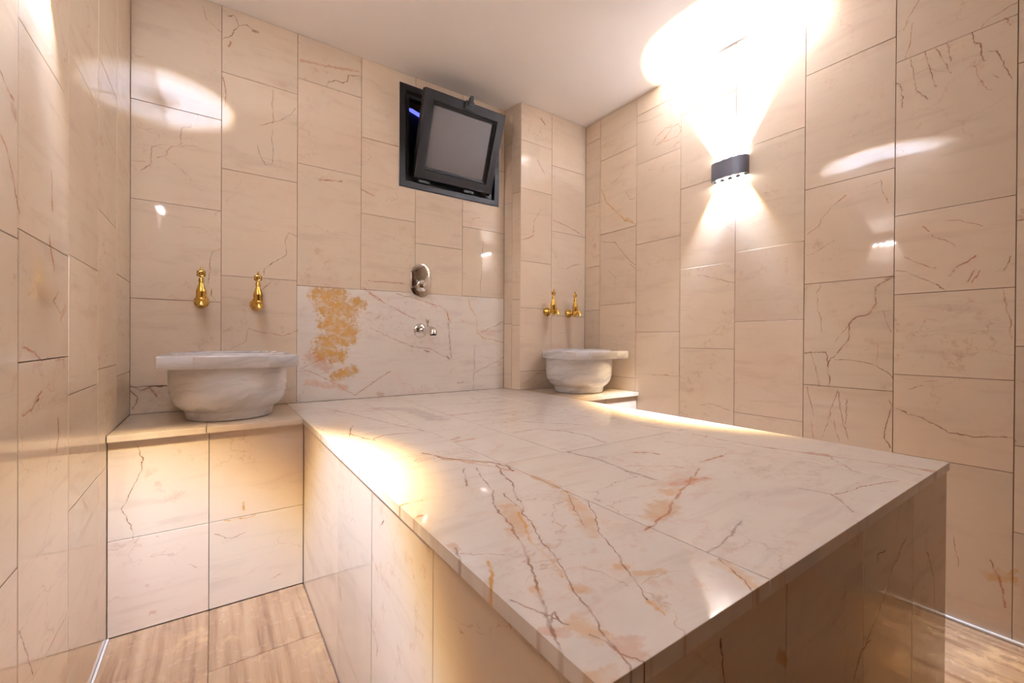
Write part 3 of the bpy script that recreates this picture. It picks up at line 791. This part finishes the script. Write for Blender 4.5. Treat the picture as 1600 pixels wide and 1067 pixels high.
# ------------------------------------------------------------------ brass taps
def make_tap():
    t = empty('brass_tap', (0, 0, 0))
    Y = Matrix.Rotation(math.pi/2, 4, 'X')            # +z of the profile runs out of the wall (-y)
    bm = bmesh.new(); lathe(bm, [(.0255, 0), (.0268, .003), (.0262, .008), (.0225, .013), (.0210, .016), (.015, .022), (.011, .027)], 28, Y)
    for i in range(12):
        a = 2*math.pi*i/12; ball(bm, Vector((.0215*math.cos(a), -.011, .0215*math.sin(a))), .0050)
    link('wall_flange', bm, M_brass, t, smooth=True)
    bm = bmesh.new(); lathe(bm, [(.0105, .020), (.0105, .036), (.0135, .040), (.0105, .044), (.012, .052), (.0175, .058), (.019, .066), (.0175, .074), (.012, .080), (.010, .086)], 24, Y)
    lathe(bm, [(.005, -.026), (.008, -.023), (.010, -.018), (.012, -.006), (.013, .012)], 20, Matrix.Translation((0, -.066, 0)))
    link('tap_body', bm, M_brass, t, smooth=True)
    bm = bmesh.new(); tube(bm, [(0, -.080, 0), (0, -.093, .0), (0, -.103, -.004), (0, -.110, -.013), (0, -.111, -.022)], [.0085, .0085, .0085, .009, .0105], 18)
    ball(bm, Vector((0, -.100, .002)), .0115)
    link('spout', bm, M_brass, t, smooth=True)
    h = bmesh.new(); T = Matrix.Translation((0, -.066, 0))
    lathe(h, [(.0165, .006), (.0190, .014), (.0168, .025), (.0173, .029), (.0178, .035), (.0168, .041), (.0146, .047), (.0118, .057), (.0090, .067), (.0076, .073), (.0060, .076)], 26, T)
    hd = link('handle', h, M_brass, t, smooth=True)
    f = bmesh.new()
    for zz, rr in ((.0775, .0078), (.0832, .0070), (.0885, .0060)): torus(f, rr, .0030, T @ Matrix.Translation((0, 0, zz)), 16, 8)
    tube(f, [(0, -.066, .075), (0, -.066, .100)], [.0055, .0035], 10)
    Fz = Matrix.Rotation(math.pi/2, 4, 'X')
    torus(f, .0098, .0026, T @ Matrix.Translation((0, 0, .1085)) @ Fz, 18, 8)
    for i in range(6):
        a = math.pi/6+i*math.pi/3
        torus(f, .0047, .0019, T @ Matrix.Translation((.0105*math.cos(a), 0, .1085+.0105*math.sin(a))) @ Fz, 10, 6)
    ball(f, Vector((0, -.066, .1085)), .0044); ball(f, Vector((0, -.066, .1275)), .0052); ball(f, Vector((0, -.066, .1345)), .0030)
    link('finial', f, M_brass, hd, smooth=True)
    t['category'] = 'tap'; t['group'] = 'ornate brass taps'
    return t
t1 = make_tap(); t1.location = (-.044, Yb-.0004, 1.070)
t1['label'] = 'ornate brass tap above the left basin, nearer the left wall'
dup(t1, (.153, Yb-.0004, 1.069), 0, 'ornate brass tap above the left basin, nearer the marble panel')
dup(t1, (1.688, Yp-.0004, 1.094), 0, 'ornate brass tap above the far right basin, left one of that pair')
dup(t1, (1.866, Yp-.0004, 1.090), 0, 'ornate brass tap above the far right basin, next to the corner')

# ------------------------------------------------------------------ chrome fittings
vl = empty('shower_valve', (.918, Yb-.0004, 1.237), 'oval chrome shower valve plate with a lever, at the panel top edge', 'valve')
def stadium(hw, hh, n_=14):
    pts = []
    for i in range(n_+1):
        a = math.pi*i/n_; pts.append((hw*math.cos(a), hh-hw+hw*math.sin(a)))
    for i in range(n_+1):
        a = math.pi+math.pi*i/n_; pts.append((hw*math.cos(a), -hh+hw+hw*math.sin(a)))
    return pts
bm = bmesh.new(); Ls = []
for s_, d in ((1, 0), (1, .004), (.97, .0075), (.88, .010), (.6, .0115), (.2, .012)):
    Ls.append([bm.verts.new((x*s_, -d, (z if s_ > .9 else z*s_))) for x, z in stadium(.059, .091)])
for A, B in zip(Ls, Ls[1:]):
    for i in range(len(A)): bm.faces.new((A[i], A[(i+1) % len(A)], B[(i+1) % len(A)], B[i]))
bm.faces.new(Ls[0]); bm.faces.new(Ls[-1])
link('plate', bm, M_chrome, vl, smooth=True)
Y = Matrix.Rotation(math.pi/2, 4, 'X')
bm = bmesh.new(); lathe(bm, [(.030, .010), (.031, .016), (.031, .036), (.028, .045), (.018, .050), (.002, .052)], 32, Matrix.Translation((0, 0, -.030)) @ Y)
kn = link('knob', bm, M_chrome, vl, smooth=True)
bm = bmesh.new(); tube(bm, [(0, -.044, -.030), (.0, -.060, -.018), (.0, -.082, .002), (0, -.098, .010)], [.010, .0085, .0075, .006], 14); link('lever', bm, M_chrome, kn, smooth=True)

sp = empty('bath_spout', (.919, Yb-.0004, .967), 'short chrome bath spout on the marble panel below the valve', 'spout')
bm = bmesh.new(); lathe(bm, [(.0375, 0), (.039, .003), (.038, .006), (.034, .010), (.026, .014), (.018, .016)], 32, Y); link('wall_flange', bm, M_chrome, sp, smooth=True)
bm = bmesh.new(); tube(bm, [(0, -.012, 0), (0, -.060, .0), (0, -.078, .0), (0, -.110, 0), (0, -.135, .0), (0, -.155, -.004), (0, -.166, -.014), (0, -.168, -.024)],
                       [.0165, .0165, .019, .0205, .022, .022, .021, .0195], 24); link('spout', bm, M_chrome, sp, smooth=True)
bm = bmesh.new(); lathe(bm, [(.011, -.0245), (.0155, -.0245), (.0155, -.028), (.011, -.028)], 20, Matrix.Translation((0, -.168, 0))); link('aerator', bm, M_rubber, sp, smooth=True)
bm = bmesh.new(); lathe(bm, [(.005, .015), (.005, .040), (.0095, .042), (.010, .058), (.008, .061)], 18, Matrix.Translation((0, -.095, 0))); link('diverter_knob', bm, M_chrome, sp, smooth=True)

# ------------------------------------------------------------------ window
win = empty('window_1', (0, 0, 0), kind='structure')
bm = bmesh.new()
fo = [(WX0, WZ0), (WX1, WZ0), (WX1, WZ1), (WX0, WZ1)]
def ring4(i, y): return [bm.verts.new((x, y, z)) for x, z in ((WX0+i, WZ0+i), (WX1-i, WZ0+i), (WX1-i, WZ1-i), (WX0+i, WZ1-i))]
L = [ring4(0, Yb-.0006), ring4(.0, Yb-.006), ring4(.002, Yb-.008), ring4(.031, Yb-.008), ring4(.033, Yb-.006), ring4(.040, Yb+.010), ring4(.042, Yb+.012), ring4(.058, Yb+.012), ring4(.058, Yb+.05), ring4(.031, Yb+.05), ring4(.031, Yb-.0006)]
for A, B in zip(L, L[1:]+L[:1]):
    for i in range(4): bm.faces.new((A[i], A[(i+1) % 4], B[(i+1) % 4], B[i]))
link('window_frame', bm, M_black, win)
bm = bmesh.new(); w_ = .0035
box(bm, WX0-w_, WX0-.0003, Yb-.002, Yb+.004, WZ0-w_, WZ1+w_); box(bm, WX1+.0003, WX1+w_, Yb-.002, Yb+.004, WZ0-w_, WZ1+w_)
box(bm, WX0, WX1, Yb-.002, Yb+.004, WZ0-w_, WZ0-.0003); box(bm, WX0, WX1, Yb-.002, Yb+.004, WZ1+.0003, WZ1+w_)
link('sealant', bm, M_bead, win)
# tilted sash: bottom edge held in the frame, top leaning into the room
SXA, SXB = .872, 1.353
Pb, Pt = Vector((0, 2.176, 1.783)), Vector((0, 2.024, 2.188))
V = (Pt-Pb); SH = V.length; V.normalize(); N = Vector((0, -V.z, V.y))     # N points into the room
if N.y > 0: N = -N
def sp_(x, v, d): return Vector((x, 0, 0)) + Pb + V*v + N*d
def sring(bm, i, d, ib=None):
    return [bm.verts.new(sp_(x, v, d)) for x, v in ((SXA+i, i), (SXB-i, i), (SXB-i, SH-i), (SXA+i, SH-i))]
bm = bmesh.new()
L = [sring(bm, 0, -.046), sring(bm, 0, -.002), sring(bm, .002, 0), sring(bm, .046, 0), sring(bm, .047, -.002), sring(bm, .049, -.012), sring(bm, .053, -.012), sring(bm, .055, -.020), sring(bm, .060, -.022), sring(bm, .060, -.046)]
for A, B in zip(L, L[1:]+L[:1]):
    for i in range(4): bm.faces.new((A[i], A[(i+1) % 4], B[(i+1) % 4], B[i]))
sash = link('sash', bm, M_black, win)
bm = bmesh.new(); A = sring(bm, .058, -.026); B = sring(bm, .058, -.032)
bm.faces.new(A); bm.faces.new(B[::-1])
for i in range(4): bm.faces.new((A[i], A[(i+1) % 4], B[(i+1) % 4], B[i]))
link('glass_pane', bm, M_frost, sash)
bm = bmesh.new(); L = [sring(bm, .0585, -.0245), sring(bm, .0635, -.0245), sring(bm, .0645, -.0262), sring(bm, .0585, -.0262)]
for A, B in zip(L, L[1:]+L[:1]):
    for i in range(4): bm.faces.new((A[i], A[(i+1) % 4], B[(i+1) % 4], B[i]))
link('gasket', bm, M_rubber, sash)
def obox(bm, x0, x1, v0, v1, d0, d1):
    q = [[bm.verts.new(sp_(x, v, d)) for x, v in ((x0, v0), (x1, v0), (x1, v1), (x0, v1))] for d in (d0, d1)]
    bm.faces.new(q[0]); bm.faces.new(q[1])
    for i in range(4): bm.faces.new((q[0][i], q[0][(i+1) % 4], q[1][(i+1) % 4], q[1][i]))
bm = bmesh.new(); obox(bm, 1.095, 1.143, SH-.036, SH+.004, 0, .010); obox(bm, 1.108, 1.132, SH-.02, SH+.020, .008, .018); obox(bm, 1.113, 1.127, SH-.006, SH+.030, .012, .024)
link('latch', bm, M_rubber, sash)
for hx in (.930, 1.205):
    bm = bmesh.new(); box(bm, hx-.033, hx+.033, Yb-.020, Yb+.008, WZ0+.036, WZ0+.052, .003); link('hinge', bm, M_rubber, win)
# near-black sheet for the night dark outside, glowing strip for the blue glint
bm = bmesh.new(); box(bm, .3, 2.0, 2.85, 2.87, 1.4, 2.8)
o = link('night_backdrop', bm, M_dark); o['label'] = 'near-black backdrop standing for the night dark behind the tilted window'; o['category'] = 'wall'
bm = bmesh.new(); tube(bm, [(.98, 2.838, 2.535), (1.32, 2.838, 2.438)], [.012, .012], 10)
o = link('blue_glint_strip', bm, M_blue); o['label'] = 'added glowing strip for the blue glint outside, in the gap beside the window sash'; o['category'] = 'lamp'

# ------------------------------------------------------------------ wall lamps (up and down, four LED lenses each way)
def led_light(name, watts, core, crisp, shade):
    L = bpy.data.lights.new(name, 'SPOT'); L.energy = watts; L.color = LED_COLOR
    L.spot_size = math.radians(168); L.spot_blend = 0.05; L.shadow_soft_size = .006
    L.use_nodes = True; n = NT(L)
    nrm = n.new('ShaderNodeTexCoord').outputs['Normal']
    s = n.new('ShaderNodeSeparateXYZ'); n.put(s.inputs[0], nrm)
    rad = n.math('SQRT', n.math('ADD', n.math('MULTIPLY', s.outputs[0], s.outputs[0]), n.math('MULTIPLY', s.outputs[1], s.outputs[1])))
    t = n.math('DIVIDE', rad, n.math('MAXIMUM', n.math('ABSOLUTE', s.outputs[2]), .001))
    k = core
    edge = [(.612/.8, (1, .92, .80)), (.632/.8, (.55, .34, .12)), (.648/.8, (.10, .055, .016)), (.672/.8, (.004, .0035, .003))] if crisp else \
           [(.535/.8, (1, .95, .88)), (.585/.8, (.98, .74, .36)), (.625/.8, (.72, .42, .11)), (.660/.8, (.28, .14, .025)), (.70/.8, (.016, .013, .010))]
    back = n.math('DIVIDE', s.outputs[0], n.math('MAXIMUM', n.math('ABSOLUTE', s.outputs[2]), .001))     # >0 towards the wall: emission is dimmed there, no housing part blocks it
    wall_dim = n.maprange(back, -.075, .004, 1, shade)
    r = n.ramp(n.math('MULTIPLY', t, 1/.8, clamp=True),
               [(0, (.12*k, .12*k, .12*k)), (.15/.8, (.17*k, .17*k, .17*k)), (.30/.8, (.55, .55, .55)), (.45/.8, (1, 1, 1))] + edge)
    e = n.new('ShaderNodeEmission'); n.put(e.inputs[0], r); n.put(e.inputs[1], wall_dim)
    o = n.new('ShaderNodeOutputLight'); n.t.links.new(e.outputs[0], o.inputs[0])
    return L
def make_sconce():
    """built with its back on the plane x=0, standing out along -x, width along y"""
    t = empty('wall_lamp', (0, 0, 0))
    hw, hz, dp = .086, .043, .048
    prof = [(0, -hw), (-.012, -hw)]
    for i in range(1, 16):
        a = -math.pi/2+math.pi*i/16; prof.append((-.012-(dp-.012)*math.cos(a)**.75, hw*math.sin(a)))
    prof += [(-.012, hw), (0, hw)]
    bm = bmesh.new(); ins = lambda p, s: (min(-.0005, p[0]*s) if p[0] else 0, p[1]*s)
    Ls = []
    for s_, z in ((.80, -hz+.006), (.90, -hz+.006), (.965, -hz), (1, -hz+.0015), (1, hz-.0015), (.965, hz), (.90, hz-.006), (.80, hz-.006)):
        Ls.append([bm.verts.new((p[0]*s_ if p[0] else 0, p[1]*s_, z)) for p in prof])
    m_ = len(prof)
    for A, B in zip(Ls, Ls[1:]):
        for i in range(m_): bm.faces.new((A[i], A[(i+1) % m_], B[(i+1) % m_], B[i]))
    bm.faces.new(Ls[0][::-1]); bm.faces.new(Ls[-1])
    link('housing', bm, M_sconce, t, smooth=True)
    for sgn in (-1, 1):
        for yy in (-.057, -.019, .019, .057):
            bm = bmesh.new(); lathe(bm, [(.0078, hz-.0055), (.0078, hz-.003), (.006, hz-.001), (.003, hz)], 16, Matrix.Translation((-.0085, yy, 0)) @ (Matrix.Rotation(math.pi, 4, 'X') if sgn < 0 else Matrix()))
            ln_ = link('led_lens', bm, M_led, t, smooth=True)
            lo = bpy.data.objects.new('led_beam', LIGHT[sgn]); COL.objects.link(lo); lo.parent = ln_
            lo.location = (-.0085, yy, sgn*(hz+.004)); lo.rotation_euler = (0 if sgn < 0 else math.pi, 0, 0)
    t['category'] = 'lamp'; t['group'] = 'black up-and-down wall lamps'
    return t
LIGHT = {-1: led_light('led_down_beam', LED_DOWN, 1.0, False, .75), 1: led_light('led_up_beam', LED_UP, .20, True, .08)}
s1 = make_sconce(); s1.location = (Xr-.0004, 1.090, 1.733)
s1['label'] = 'black wall lamp on the right wall shining up and down'
dup(s1, (Xl+.0004, 1.100, 1.728), math.pi, 'black wall lamp on the left wall, outside the frame, lighting the left bench')
